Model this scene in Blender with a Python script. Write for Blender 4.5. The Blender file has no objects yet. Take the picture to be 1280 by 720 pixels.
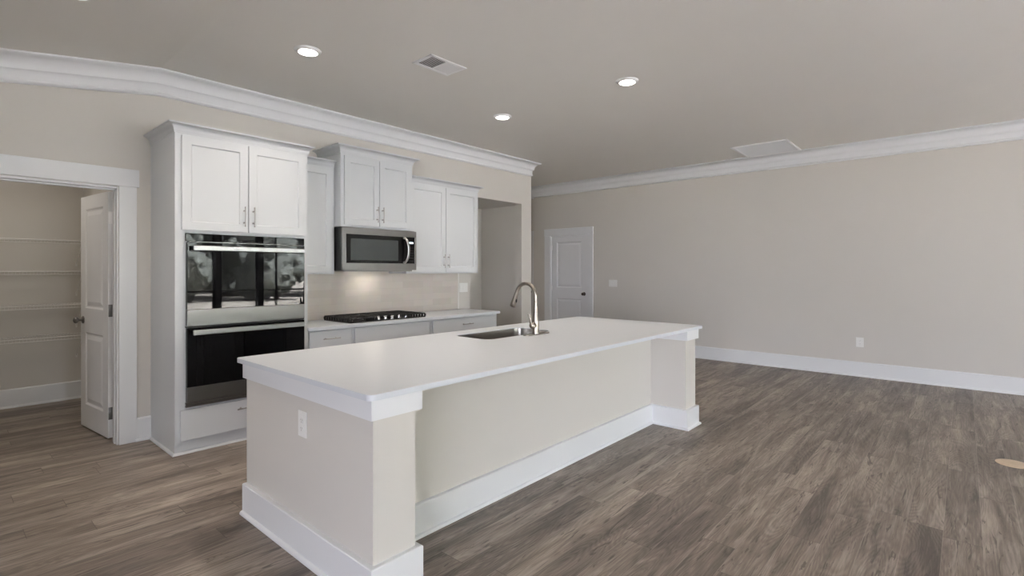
import bpy, bmesh, math, random
from mathutils import Vector, Matrix
C = bpy.context.scene.collection
sc = bpy.context.scene
PI = math.pi

# ------------------------------------------------------------------ camera, light, exposure
CAM_H = 1.385
cam_d = bpy.data.cameras.new('camera')
cam = bpy.data.objects.new('camera', cam_d)
C.objects.link(cam)
cam.location = (0, 0, CAM_H)
cam.rotation_euler = (PI / 2, 0, math.radians(41.37 - 90))
cam_d.sensor_width = 36
cam_d.lens = 36 * 642.4 / 1280
cam_d.shift_y = -22.5 / 1280
cam_d.clip_start = 0.05
cam_d.clip_end = 200
sc.camera = cam

sc.view_settings.view_transform = 'Standard'
sc.view_settings.look = 'None'
sc.view_settings.gamma = 1
sc.view_settings.use_curve_mapping = False
sc.view_settings.exposure = 1.08
sc.cycles.max_bounces = 10
sc.cycles.diffuse_bounces = 8
sc.cycles.glossy_bounces = 4
sc.cycles.caustics_reflective = False
sc.cycles.caustics_refractive = False
sc.cycles.use_denoising = True
sc.cycles.sample_clamp_indirect = 6

SKY = 9.5
LAMP_W = 3.6
world = bpy.data.worlds.new('sky')
sc.world = world
world.use_nodes = True
wn = world.node_tree
bg = wn.nodes['Background']
bg.inputs['Color'].default_value = (0.91, 0.925, 1.07, 1)
bg.inputs['Strength'].default_value = SKY


sun_d = bpy.data.lights.new('sun', 'SUN')
sun_d.energy = 190.0
sun_d.angle = 0.02
sun_d.color = (0.96, 0.975, 1.05)
sun = bpy.data.objects.new('sun', sun_d)     # stands high behind the kitchen, lights the added patio and lawn only
C.objects.link(sun)
sun.location = (20, 30, 40)
sun.rotation_euler = Vector((0.55, 0.75, 1.6)).to_track_quat('Z', 'Y').to_euler()


def portal(loc, rot, sx, sy):
    d = bpy.data.lights.new('window_daylight', 'AREA')
    d.shape = 'RECTANGLE'
    d.size = sx
    d.size_y = sy
    d.cycles.is_portal = True
    o = bpy.data.objects.new('window_daylight', d)
    C.objects.link(o)
    o.location = loc
    o.rotation_euler = rot
    return o


# windows: (wall, u0, u1, z0, z1); 'f' = wall behind the camera (plane y), 'l' = left wall (plane x)
YF, XL = -6.2, -5.0
WINS = [('f', 3.20, 5.03, 0.20, 2.50), ('f', 5.15, 6.13, 0.20, 2.50), ('f', 6.25, 7.90, 0.20, 2.50),
        ('f', -2.0, 0.8, 0.20, 2.45), ('f', 1.1, 2.9, 0.20, 2.50),  # unseen windows added to balance the light on the kitchen
        ('l', -5.6, -3.6, 0.2, 2.35), ('l', -3.3, -1.3, 0.2, 2.35), ('l', -1.0, -0.2, 0.2, 2.35)]  # unseen left windows, number and width set by the light they give
for w, u0, u1, z0, z1 in WINS:
    if w == 'f':
        portal(((u0 + u1) / 2, YF - 0.07, (z0 + z1) / 2), (PI / 2, 0, 0), u1 - u0, z1 - z0)
    else:
        portal((XL - 0.07, (u0 + u1) / 2, (z0 + z1) / 2), (PI / 2, 0, -PI / 2), u1 - u0, z1 - z0)


# ------------------------------------------------------------------ materials
def new_mat(name):
    m = bpy.data.materials.new(name)
    m.use_nodes = True
    nt = m.node_tree
    return m, nt, nt.nodes['Principled BSDF']


def N(nt, typ, **kw):
    n = nt.nodes.new(typ)
    for k, v in kw.items():
        setattr(n, k, v)
    return n


def mat(name, col, rough=0.5, metal=0.0, bump=0.0, bscale=60, mottle=0.0, mscale=2.0, ior=1.45, coat=0.0, stretch=None, spec=None):
    m, nt, b = new_mat(name)
    b.inputs['Base Color'].default_value = (*col, 1)
    b.inputs['Roughness'].default_value = rough
    b.inputs['Metallic'].default_value = metal
    b.inputs['IOR'].default_value = ior
    b.inputs['Coat Weight'].default_value = coat
    if spec is not None:
        b.inputs['Specular IOR Level'].default_value = spec
    tc = N(nt, 'ShaderNodeTexCoord')
    src = tc.outputs['Object']
    if stretch:
        mp = N(nt, 'ShaderNodeMapping')
        mp.inputs['Scale'].default_value = stretch
        nt.links.new(src, mp.inputs['Vector'])
        src = mp.outputs['Vector']
    nz = N(nt, 'ShaderNodeTexNoise')
    nz.inputs['Scale'].default_value = bscale
    nz.inputs['Detail'].default_value = 3
    nt.links.new(src, nz.inputs['Vector'])
    if bump:
        bp = N(nt, 'ShaderNodeBump')
        bp.inputs['Strength'].default_value = bump
        bp.inputs['Distance'].default_value = 0.002
        nt.links.new(nz.outputs['Fac'], bp.inputs['Height'])
        nt.links.new(bp.outputs['Normal'], b.inputs['Normal'])
    if mottle:
        n2 = N(nt, 'ShaderNodeTexNoise')
        n2.inputs['Scale'].default_value = mscale
        n2.inputs['Detail'].default_value = 4
        nt.links.new(src, n2.inputs['Vector'])
        mx = N(nt, 'ShaderNodeMix', data_type='RGBA')
        mx.inputs['A'].default_value = (*[c * (1 - mottle) for c in col], 1)
        mx.inputs['B'].default_value = (*[min(1, c * (1 + mottle)) for c in col], 1)
        nt.links.new(n2.outputs['Fac'], mx.inputs['Factor'])
        nt.links.new(mx.outputs['Result'], b.inputs['Base Color'])
    return m


M = {}
M['wall'] = mat('beige_wall_paint', (0.605, 0.584, 0.547), 0.85, bump=0.05, bscale=300, mottle=0.012)
M['ceiling'] = mat('beige_ceiling_paint', (0.76, 0.742, 0.700), 0.9, bump=0.08, bscale=200, mottle=0.015)
M['trim'] = mat('white_trim_paint', (0.735, 0.75, 0.765), 0.38, bump=0.02, bscale=80, mottle=0.008)
M['cabinet'] = mat('white_cabinet_paint', (0.59, 0.612, 0.632), 0.35, bump=0.015, bscale=120, mottle=0.006)
M['door'] = mat('white_door_paint', (0.745, 0.755, 0.77), 0.42, bump=0.03, bscale=90, mottle=0.008, stretch=(4, 4, 1))
M['quartz'] = mat('white_quartz', (0.63, 0.662, 0.70), 0.3, mottle=0.02, mscale=25, ior=1.5, spec=0.3)
M['steel'] = mat('brushed_steel', (0.21, 0.207, 0.203), 0.32, 1.0, bump=0.12, bscale=90, mottle=0.08, mscale=12, stretch=(1, 20, 20))
M['basin'] = mat('satin_sink_steel', (0.33, 0.315, 0.29), 0.28, 1.0, bump=0.08, bscale=60, mottle=0.06, mscale=9, stretch=(1, 1, 6))
M['steel_dark'] = mat('dark_steel', (0.22, 0.215, 0.21), 0.32, 1.0, bump=0.1, bscale=80, stretch=(1, 20, 20))
M['handle_steel'] = mat('satin_steel_bar', (0.36, 0.36, 0.36), 0.28, 1.0, bump=0.03, bscale=80, stretch=(1, 20, 20))
M['nickel'] = mat('brushed_nickel', (0.33, 0.30, 0.265), 0.3, 1.0, bump=0.03, bscale=150)
M['pull'] = mat('satin_nickel_pull', (0.42, 0.41, 0.40), 0.3, 1.0, bump=0.02, bscale=150)
M['bronze'] = mat('dark_bronze', (0.10, 0.085, 0.07), 0.28, 1.0, bump=0.03, bscale=150)
M['hinge'] = mat('grey_hinge_metal', (0.22, 0.215, 0.21), 0.4, 1.0, bump=0.03, bscale=150)
M['glass_black'] = mat('black_oven_glass', (0.004, 0.004, 0.0045), 0.02, ior=1.55, mottle=0.2, mscale=3, spec=0.16)
M['glass_micro'] = mat('smoky_microwave_glass', (0.035, 0.042, 0.042), 0.08, ior=1.6, mottle=0.1, mscale=3)
M['black'] = mat('black_plastic', (0.012, 0.012, 0.012), 0.3, bump=0.05, bscale=200)
M['iron'] = mat('cast_iron', (0.012, 0.012, 0.012), 0.55, bump=0.3, bscale=400)
M['enamel'] = mat('black_cooktop_glass', (0.01, 0.01, 0.01), 0.12, ior=1.5, mottle=0.1)
M['knob_metal'] = mat('cooktop_knob_metal', (0.55, 0.55, 0.55), 0.25, 1.0, bump=0.02)
M['plate'] = mat('white_switch_plastic', (0.78, 0.78, 0.76), 0.35, bump=0.02, bscale=100)
M['slot'] = mat('outlet_slot', (0.22, 0.22, 0.21), 0.6, bump=0.05)
M['wire'] = mat('white_coated_wire', (0.74, 0.73, 0.71), 0.4, bump=0.02)
M['vent'] = mat('white_vent_metal', (0.86, 0.86, 0.86), 0.5, bump=0.03)
M['vent_in'] = mat('duct_shade', (0.12, 0.12, 0.125), 0.8, bump=0.1)
M['cover'] = mat('tan_outlet_cover', (0.56, 0.44, 0.31), 0.4, bump=0.1, mottle=0.1, mscale=20)
M['frame_dark'] = mat('dark_window_frame', (0.02, 0.02, 0.02), 0.4, bump=0.02)
M['bark'] = mat('tree_bark', (0.10, 0.075, 0.055), 0.9, bump=0.6, bscale=20, mottle=0.3, mscale=8)
M['leaf'] = mat('tree_foliage', (0.125, 0.135, 0.115), 0.8, bump=0.8, bscale=12, mottle=0.8, mscale=4)
M['concrete'] = mat('pale_concrete', (0.56, 0.55, 0.54), 0.9, bump=0.2, bscale=30, mottle=0.08, mscale=3)
M['ground'] = mat('sandy_grass', (0.26, 0.24, 0.20), 0.95, bump=0.5, bscale=10, mottle=0.45, mscale=0.8)


def emis(name, col, strength):
    m, nt, b = new_mat(name)
    b.inputs['Base Color'].default_value = (*col, 1)
    b.inputs['Roughness'].default_value = 0.5
    b.inputs['Emission Color'].default_value = (*col, 1)
    b.inputs['Emission Strength'].default_value = strength
    return m


M['lens'] = emis('lit_lamp_lens', (1.0, 0.95, 0.88), 6.0)
M['display'] = emis('clock_display', (0.75, 0.9, 1.0), 0.8)


def thin_glass():
    m, nt, b = new_mat('window_glass')
    tr = N(nt, 'ShaderNodeBsdfTransparent')
    gl = N(nt, 'ShaderNodeBsdfGlossy')
    gl.inputs['Roughness'].default_value = 0.0
    fr = N(nt, 'ShaderNodeFresnel')
    fr.inputs['IOR'].default_value = 1.35
    mx = N(nt, 'ShaderNodeMixShader')
    nt.links.new(fr.outputs[0], mx.inputs[0])
    nt.links.new(tr.outputs[0], mx.inputs[1])
    nt.links.new(gl.outputs[0], mx.inputs[2])
    nt.links.new(mx.outputs[0], nt.nodes['Material Output'].inputs['Surface'])
    return m


M['pane'] = thin_glass()


def floor_mat():
    m, nt, b = new_mat('grey_brown_wood_planks')
    L = nt.links.new
    tc = N(nt, 'ShaderNodeTexCoord')
    sep = N(nt, 'ShaderNodeSeparateXYZ')
    L(tc.outputs['Object'], sep.inputs[0])

    def ma(op, a, b_=None, c_=None):
        n = N(nt, 'ShaderNodeMath', operation=op)
        for i, v in enumerate((a, b_, c_)):
            if v is None:
                continue
            if isinstance(v, (int, float)):
                n.inputs[i].default_value = v
            else:
                L(v, n.inputs[i])
        return n.outputs[0]
    X, Y = sep.outputs[0], sep.outputs[1]
    W, LEN = 0.154, 1.22
    yr = ma('DIVIDE', ma('SUBTRACT', Y, 0.085), W)
    row = ma('FLOOR', yr)
    fy = ma('FRACT', yr)
    wn1 = N(nt, 'ShaderNodeTexWhiteNoise', noise_dimensions='1D')
    L(row, wn1.inputs['W'])
    xr = ma('ADD', ma('DIVIDE', X, LEN), ma('MULTIPLY', wn1.outputs['Value'], 7.0))
    col = ma('FLOOR', xr)
    fx = ma('FRACT', xr)
    cmb = N(nt, 'ShaderNodeCombineXYZ')
    L(row, cmb.inputs[0]); L(col, cmb.inputs[1])
    wn2 = N(nt, 'ShaderNodeTexWhiteNoise', noise_dimensions='2D')
    L(cmb.outputs[0], wn2.inputs['Vector'])
    rid = wn2.outputs['Value']
    # grain coordinates, shifted per plank
    g = N(nt, 'ShaderNodeCombineXYZ')
    L(ma('ADD', X, ma('MULTIPLY', rid, 37.0)), g.inputs[0])
    L(ma('MULTIPLY', Y, 8.0), g.inputs[1])
    L(ma('MULTIPLY', rid, 91.0), g.inputs[2])

    def noise(scale, detail, rough=0.5, dist=0.0, vec=g.outputs[0]):
        n = N(nt, 'ShaderNodeTexNoise')
        n.inputs['Scale'].default_value = scale
        n.inputs['Detail'].default_value = detail
        n.inputs['Roughness'].default_value = rough
        n.inputs['Distortion'].default_value = dist
        L(vec, n.inputs['Vector'])
        return n.outputs['Fac']
    broad = noise(1.25, 5, 0.60, 0.8)
    ringn = noise(0.8, 1.5, 0.45, 0.3)
    rings = ma('MULTIPLY_ADD', ma('SINE', ma('MULTIPLY', ringn, 190.0)), 0.5, 0.5)
    g2 = N(nt, 'ShaderNodeCombineXYZ')
    L(ma('ADD', ma('MULTIPLY', X, 3.0), ma('MULTIPLY', rid, 17.0)), g2.inputs[0])
    L(ma('MULTIPLY', Y, 75.0), g2.inputs[1])
    L(rid, g2.inputs[2])
    fine = noise(1.6, 5, 0.7, 0.3, g2.outputs[0])
    g3 = N(nt, 'ShaderNodeCombineXYZ')
    L(ma('ADD', ma('MULTIPLY', X, 1.0), ma('MULTIPLY', rid, 53.0)), g3.inputs[0])
    L(ma('MULTIPLY', Y, 9.0), g3.inputs[1])
    L(ma('MULTIPLY', rid, 23.0), g3.inputs[2])
    streak = noise(2.6, 5, 0.62, 2.2, g3.outputs[0])
    # slow drift of stain over several planks
    g4 = N(nt, 'ShaderNodeCombineXYZ')
    L(ma('MULTIPLY', X, 0.9), g4.inputs[0])
    L(ma('MULTIPLY', Y, 3.0), g4.inputs[1])
    drift = noise(1.0, 2, 0.5, 0.4, g4.outputs[0])
    ramp = N(nt, 'ShaderNodeValToRGB')
    e = ramp.color_ramp.elements
    e[0].position = 0.29; e[0].color = (0.085, 0.068, 0.057, 1)
    e[1].position = 0.73; e[1].color = (0.42, 0.358, 0.302, 1)
    mid = ramp.color_ramp.elements.new(0.50); mid.color = (0.205, 0.170, 0.142, 1)
    v = ma('MULTIPLY', broad, 0.80)
    v = ma('ADD', v, ma('MULTIPLY', fine, 0.42))
    v = ma('ADD', v, ma('MULTIPLY', drift, 0.26))
    v = ma('ADD', v, ma('MULTIPLY', rings, 0.065))
    v = ma('ADD', v, ma('MULTIPLY', ma('SUBTRACT', rid, 0.5), 0.12))
    v = ma('SUBTRACT', v, 0.275)
    L(v, ramp.inputs['Fac'])
    # dark streaks and knots
    dk = N(nt, 'ShaderNodeMapRange')
    dk.inputs['From Min'].default_value = 0.585
    dk.inputs['From Max'].default_value = 0.645
    dk.inputs['To Min'].default_value = 0.0
    dk.inputs['To Max'].default_value = 0.75
    L(streak, dk.inputs['Value'])
    m1 = N(nt, 'ShaderNodeMix', data_type='RGBA')
    m1.inputs['B'].default_value = (0.060, 0.046, 0.040, 1)
    L(dk.outputs[0], m1.inputs['Factor'])
    L(ramp.outputs['Color'], m1.inputs['A'])
    # seams: bevel highlight painted pale along the length, dark across the ends
    ey = ma('MULTIPLY', ma('MINIMUM', fy, ma('SUBTRACT', 1.0, fy)), W)
    ex = ma('MULTIPLY', ma('MINIMUM', fx, ma('SUBTRACT', 1.0, fx)), LEN)
    sy = ma('LESS_THAN', ey, 0.0011)
    sx = ma('LESS_THAN', ex, 0.0016)
    seam = ma('MAXIMUM', sy, sx)
    m2 = N(nt, 'ShaderNodeMix', data_type='RGBA')
    m2.inputs['B'].default_value = (0.42, 0.36, 0.31, 1)
    L(ma('MULTIPLY', sy, ma('MULTIPLY', broad, 0.9)), m2.inputs['Factor'])
    L(m1.outputs['Result'], m2.inputs['A'])
    m3 = N(nt, 'ShaderNodeMix', data_type='RGBA')
    m3.inputs['B'].default_value = (0.07, 0.055, 0.047, 1)
    L(ma('MULTIPLY', sx, 0.7), m3.inputs['Factor'])
    L(m2.outputs['Result'], m3.inputs['A'])
    L(m3.outputs['Result'], b.inputs['Base Color'])
    b.inputs['Roughness'].default_value = 0.42
    b.inputs['Specular IOR Level'].default_value = 0.4
    bp = N(nt, 'ShaderNodeBump')
    bp.inputs['Strength'].default_value = 0.25
    bp.inputs['Distance'].default_value = 0.0015
    L(ma('SUBTRACT', fine, ma('MULTIPLY', seam, 1.0)), bp.inputs['Height'])
    L(bp.outputs['Normal'], b.inputs['Normal'])
    return m


M['floor'] = floor_mat()


def tile_mat():
    m, nt, b = new_mat('glossy_beige_tile')
    L = nt.links.new
    tc = N(nt, 'ShaderNodeTexCoord')
    mp = N(nt, 'ShaderNodeMapping')
    mp.inputs['Rotation'].default_value = (PI / 2, 0, 0)
    L(tc.outputs['Object'], mp.inputs['Vector'])
    br = N(nt, 'ShaderNodeTexBrick')
    br.inputs['Scale'].default_value = 1
    br.inputs['Brick Width'].default_value = 0.305
    br.inputs['Row Height'].default_value = 0.076
    br.inputs['Mortar Size'].default_value = 0.0016
    br.inputs['Color1'].default_value = (0.60, 0.55, 0.50, 1)
    br.inputs['Color2'].default_value = (0.66, 0.61, 0.56, 1)
    br.inputs['Mortar'].default_value = (0.58, 0.54, 0.50, 1)
    L(mp.outputs['Vector'], br.inputs['Vector'])
    nz = N(nt, 'ShaderNodeTexNoise')
    nz.inputs['Scale'].default_value = 9
    nz.inputs['Detail'].default_value = 4
    L(tc.outputs['Object'], nz.inputs['Vector'])
    mx = N(nt, 'ShaderNodeMix', data_type='RGBA', blend_type='MULTIPLY')
    mx.inputs['Factor'].default_value = 0.12
    L(br.outputs['Color'], mx.inputs['A'])
    L(nz.outputs['Color'], mx.inputs['B'])
    L(mx.outputs['Result'], b.inputs['Base Color'])
    b.inputs['Roughness'].default_value = 0.2
    bp = N(nt, 'ShaderNodeBump')
    bp.inputs['Strength'].default_value = 0.15
    bp.inputs['Distance'].default_value = 0.002
    L(nz.outputs['Fac'], bp.inputs['Height'])
    L(bp.outputs['Normal'], b.inputs['Normal'])
    return m


M['tile'] = tile_mat()


# ------------------------------------------------------------------ mesh helpers
class MB:
    """collects shapes in world (or local) coordinates and links them as one mesh object"""

    def __init__(self):
        self.bm = bmesh.new()

    def box(self, x0, x1, y0, y1, z0, z1, bev=0.0, seg=2):
        x0, x1 = min(x0, x1), max(x0, x1)
        y0, y1 = min(y0, y1), max(y0, y1)
        z0, z1 = min(z0, z1), max(z0, z1)
        t = bmesh.new()
        r = bmesh.ops.create_cube(t, size=1)
        for v in t.verts:
            v.co = ((x0 + x1) / 2 + v.co.x * (x1 - x0), (y0 + y1) / 2 + v.co.y * (y1 - y0), (z0 + z1) / 2 + v.co.z * (z1 - z0))
        if bev:
            bmesh.ops.bevel(t, geom=t.edges[:], offset=bev, segments=seg, affect='EDGES', profile=0.5)
        self._merge(t)
        return self

    def _merge(self, t, mtx=None):
        if mtx is not None:
            t.transform(mtx)
        me = bpy.data.meshes.new('tmp')
        t.to_mesh(me)
        t.free()
        self.bm.from_mesh(me)
        bpy.data.meshes.remove(me)

    def cyl(self, p0, p1, r0, r1=None, seg=20):
        r1 = r0 if r1 is None else r1
        p0, p1 = Vector(p0), Vector(p1)
        d = p1 - p0
        t = bmesh.new()
        bmesh.ops.create_cone(t, cap_ends=True, segments=seg, radius1=r0, radius2=r1, depth=d.length)
        q = Vector((0, 0, 1)).rotation_difference(d.normalized()).to_matrix().to_4x4()
        self._merge(t, Matrix.Translation((p0 + p1) / 2) @ q)
        return self

    def sphere(self, c, r, sx=1, sy=1, sz=1, seg=20):
        t = bmesh.new()
        bmesh.ops.create_uvsphere(t, u_segments=seg, v_segments=seg // 2, radius=r)
        self._merge(t, Matrix.Translation(c) @ Matrix.Diagonal((sx, sy, sz, 1)))
        return self

    def lathe(self, prof, org, axis=(0, 0, 1), seg=32):
        """prof: list of (radius, height) along axis"""
        q = Vector((0, 0, 1)).rotation_difference(Vector(axis).normalized()).to_matrix()
        org = Vector(org)
        rings = []
        for r, h in prof:
            ring = []
            for k in range(seg):
                a = 2 * PI * k / seg
                ring.append(self.bm.verts.new(org + q @ Vector((max(r, 1e-5) * math.cos(a), max(r, 1e-5) * math.sin(a), h))))
            rings.append(ring)
        for a, b in zip(rings, rings[1:]):
            for k in range(seg):
                self.bm.faces.new((a[k], a[(k + 1) % seg], b[(k + 1) % seg], b[k]))
        self.bm.faces.new(rings[0][::-1])
        self.bm.faces.new(rings[-1])
        return self

    def tube(self, pts, rad, seg=16, flat=None):
        """tube through pts with radius (number or list); flat=(a,b) scales the section"""
        pts = [Vector(p) for p in pts]
        n = len(pts)
        rad = rad if isinstance(rad, (list, tuple)) else [rad] * n
        up = None
        rings = []
        for i, p in enumerate(pts):
            d = (pts[min(i + 1, n - 1)] - pts[max(i - 1, 0)]).normalized()
            if up is None:
                up = Vector((1, 0, 0)) if abs(d.x) < 0.9 else Vector((0, 1, 0))
            u = (up - d * up.dot(d)).normalized()
            w = d.cross(u)
            up = u
            ring = []
            fa, fb = flat or (1, 1)
            for k in range(seg):
                a = 2 * PI * k / seg
                ring.append(self.bm.verts.new(p + (u * math.cos(a) * fa + w * math.sin(a) * fb) * rad[i]))
            rings.append(ring)
        for a, b in zip(rings, rings[1:]):
            for k in range(seg):
                self.bm.faces.new((a[k], a[(k + 1) % seg], b[(k + 1) % seg], b[k]))
        self.bm.faces.new(rings[0][::-1])
        self.bm.faces.new(rings[-1])
        return self

    def sweep(self, path, outs, prof):
        """prof (outward, up) closed polygon carried along path with the outward direction of each point"""
        rings = []
        for (x, y, z), (ox, oy) in zip(path, outs):
            rings.append([self.bm.verts.new((x + p * ox, y + p * oy, z + h)) for p, h in prof])
        n = len(prof)
        for a, b in zip(rings, rings[1:]):
            for k in range(n):
                self.bm.faces.new((a[k], a[(k + 1) % n], b[(k + 1) % n], b[k]))
        self.bm.faces.new(rings[0][::-1])
        self.bm.faces.new(rings[-1])
        return self

    def poly_prism(self, pts, z0, z1, holes=()):
        """flat plate with outline pts [(x,y)] and holes, from z0 to z1"""
        t = bmesh.new()
        edges = []
        for loop in [pts, *holes]:
            vs = [t.verts.new((x, y, z0)) for x, y in loop]
            for i in range(len(vs)):
                edges.append(t.edges.new((vs[i], vs[(i + 1) % len(vs)])))
        bmesh.ops.triangle_fill(t, edges=edges, use_beauty=True, use_dissolve=False)
        r = bmesh.ops.extrude_face_region(t, geom=t.faces[:])
        for v in r['geom']:
            if isinstance(v, bmesh.types.BMVert):
                v.co.z = z1
        self._merge(t)
        return self

    def panel(self, w, h, th, fields, depth=0.008, slope=0.012, raised=0.0, both=False, bev=0.0015):
        """upright slab in local XZ (x 0..w, z 0..h), front at y=0, back y=th, with sunken fields [(x0,x1,z0,z1)]"""
        def face(yf, sgn):
            bm = self.bm
            xs = sorted({0, w, *[f[0] for f in fields], *[f[1] for f in fields]})
            zs = sorted({0, h, *[f[2] for f in fields], *[f[3] for f in fields]})

            def V(x, z, d=0):
                return bm.verts.new((x, yf + sgn * d, z))

            def Q(a, b, c, d_):
                bm.faces.new((a, b, c, d_) if sgn > 0 else (d_, c, b, a))
            for i in range(len(xs) - 1):
                for j in range(len(zs) - 1):
                    cx, cz = (xs[i] + xs[i + 1]) / 2, (zs[j] + zs[j + 1]) / 2
                    if any(f[0] < cx < f[1] and f[2] < cz < f[3] for f in fields):
                        continue
                    Q(V(xs[i], zs[j]), V(xs[i + 1], zs[j]), V(xs[i + 1], zs[j + 1]), V(xs[i], zs[j + 1]))
            for x0, x1, z0, z1 in fields:
                steps = [(0, 0), (slope, depth)]
                if raised:
                    steps += [(slope + raised * 0.25, depth), (slope + raised, depth * 0.15)]
                rects = [[(x0 + s, z0 + s), (x1 - s, z0 + s), (x1 - s, z1 - s), (x0 + s, z1 - s)] for s, d in steps]
                prev = None
                for (s, d), rc in zip(steps, rects):
                    ring = [V(x, z, d) for x, z in rc]
                    if prev:
                        for k in range(4):
                            Q(prev[k], prev[(k + 1) % 4], ring[(k + 1) % 4], ring[k])
                    prev = ring
                Q(*prev)
        face(0, 1)
        bm = self.bm
        if both:
            face(th, -1)
        else:
            bm.faces.new([bm.verts.new(p) for p in ((0, th, h), (w, th, h), (w, th, 0), (0, th, 0))])
        for a, b in (((0, 0), (w, 0)), ((w, 0), (w, h)), ((w, h), (0, h)), ((0, h), (0, 0))):
            bm.faces.new([bm.verts.new(p) for p in ((a[0], th, a[1]), (b[0], th, b[1]), (b[0], 0, b[1]), (a[0], 0, a[1]))])
        bmesh.ops.remove_doubles(bm, verts=bm.verts[:], dist=1e-5)
        return self

    def build(self, name, m, parent=None, label=None, cat=None, group=None, kind=None, local=False, smooth=False, origin=None, bevel=0.0):
        bm = self.bm
        bmesh.ops.recalc_face_normals(bm, faces=bm.faces[:])
        top = parent
        while top is not None and top.parent is not None:
            top = top.parent
        if top is not None:
            off = Vector((0, 0, 0)) if local else Vector(top.location)
        elif local:
            off = Vector((0, 0, 0))
        elif origin is not None:
            off = Vector(origin)
        else:
            xs = [v.co for v in bm.verts]
            mn = Vector([min(c[i] for c in xs) for i in range(3)])
            mx = Vector([max(c[i] for c in xs) for i in range(3)])
            off = Vector(((mn.x + mx.x) / 2, (mn.y + mx.y) / 2, mn.z))
        if off.length:
            for v in bm.verts:
                v.co -= off
        me = bpy.data.meshes.new(name)
        bm.to_mesh(me)
        bm.free()
        me.materials.append(m)
        o = bpy.data.objects.new(name, me)
        C.objects.link(o)
        if parent is not None:
            o.parent = parent
        else:
            o.location = off
        if smooth:
            for p in me.polygons:
                p.use_smooth = True
            try:
                me.set_sharp_from_angle(angle=math.radians(40))
            except Exception:
                pass
        if bevel:
            md = o.modifiers.new('edge', 'BEVEL')
            md.width = bevel
            md.segments = 2
            md.limit_method = 'ANGLE'
            md.angle_limit = math.radians(50)
        if label: o['label'] = label
        if cat: o['category'] = cat
        if group: o['group'] = group
        if kind: o['kind'] = kind
        return o


def thing(name, label, cat, loc, rz=0, group=None, kind=None):
    o = bpy.data.objects.new(name, None)
    o.empty_display_size = 0.1
    C.objects.link(o)
    o.location = loc
    o.rotation_euler = (0, 0, rz)
    if label: o['label'] = label
    if cat: o['category'] = cat
    if group: o['group'] = group
    if kind: o['kind'] = kind
    return o


def copy_tree(o, parent=None):
    c = o.copy()
    C.objects.link(c)
    c.parent = parent
    for ch in [q for q in bpy.data.objects if q.parent == o]:
        copy_tree(ch, c)
    return c


def struct(mb, name, m, parent=None, **kw):
    return mb.build(name, m, parent, kind='structure' if parent is None else None, **kw)


# ------------------------------------------------------------------ room shell
YK = 5.03          # kitchen wall plane
XR = 8.01          # right wall plane
ZC = 3.035         # ceiling
XK = 1.25          # where the ceiling starts to slope down to the left
SL = 0.15
XE = 6.16          # free end of the kitchen wall
YE = 6.47          # end of the right wall, beside the hall
YH = 8.8
XQ = -1.6          # where it levels out again
zc = lambda x: ZC if x >= XK else ZC - SL * (XK - max(x, XQ))

# floor
struct(MB().box(XL - 0.15, XR + 0.6, YF - 0.15, YH + 0.15, -0.1, 0.0), 'floor', M['floor'], origin=(0, 0, 0))


# ceiling, with the kink
def ceiling():
    b = MB()
    prof = [(XL - 0.15, zc(XQ)), (XQ, zc(XQ)), (XK, ZC), (XR + 0.6, ZC)]
    bm = b.bm
    rows = []
    for y in (YF - 0.15, YH + 0.15):
        rows.append(([bm.verts.new((x, y, z)) for x, z in prof], [bm.verts.new((x, y, z + 0.12)) for x, z in prof]))
    (a, A), (c, Cc) = rows
    for i in range(3):
        bm.faces.new((a[i], a[i + 1], c[i + 1], c[i]))
        bm.faces.new((A[i], A[i + 1], Cc[i + 1], Cc[i]))
    bm.faces.new(a + A[::-1])
    bm.faces.new(c + Cc[::-1])
    bm.faces.new((a[0], c[0], Cc[0], A[0]))
    bm.faces.new((a[3], c[3], Cc[3], A[3]))
    return b


struct(ceiling(), 'ceiling', M['ceiling'])

ZT = 3.10
b = MB()
# kitchen wall with the pantry opening and the alcove
b.box(XL - 0.15, 0.30, YK, YK + 0.13, 0, 2.95)
b.box(0.30, 0.99, YK, YK + 0.13, 2.045, 2.95)
b.box(0.99, 4.85, YK, YK + 0.13, 0, ZT)
b.box(4.85, 5.93, YK, 5.98, 2.385, ZT)
b.box(5.93, XE, YK, YK + 0.13, 0, ZT)
b.box(6.03, XE, YK + 0.13, YH, 0, ZT)
b.box(5.93, 6.03, YK + 0.13, 5.98, 2.385, ZT)
b.box(4.75, 6.03, 5.98, 6.10, 0, ZT)
b.box(4.73, 4.85, YK + 0.13, 6.0, 0, ZT)
struct(b, 'wall_kitchen', M['wall'])
b = MB()
b.box(XR, XR + 0.13, YF, 5.19, 0, ZT)
b.box(XR, XR + 0.13, 5.19, 6.05, 2.04, ZT)
b.box(XR, XR + 0.13, 6.05, YE, 0, ZT)
b.box(XR + 0.10, XR + 0.13, 5.15, 6.1, 0, 2.1)
struct(b, 'wall_right', M['wall'])
b = MB()
b.box(XR + 0.13, XR + 0.26, YE - 0.13, 6.60, 0, ZT)
b.box(XR + 0.13, XR + 0.26, 6.60, 7.36, 2.04, ZT)
b.box(XR + 0.13, XR + 0.26, 7.36, YH, 0, ZT)
b.box(XR + 0.23, XR + 0.26, 6.55, 7.4, 0, 2.1)
struct(b, 'wall_hall_side', M['wall'])
struct(MB().box(XE, XR + 0.26, YH, YH + 0.13, 0, ZT), 'wall_hall_end', M['wall'])

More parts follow.
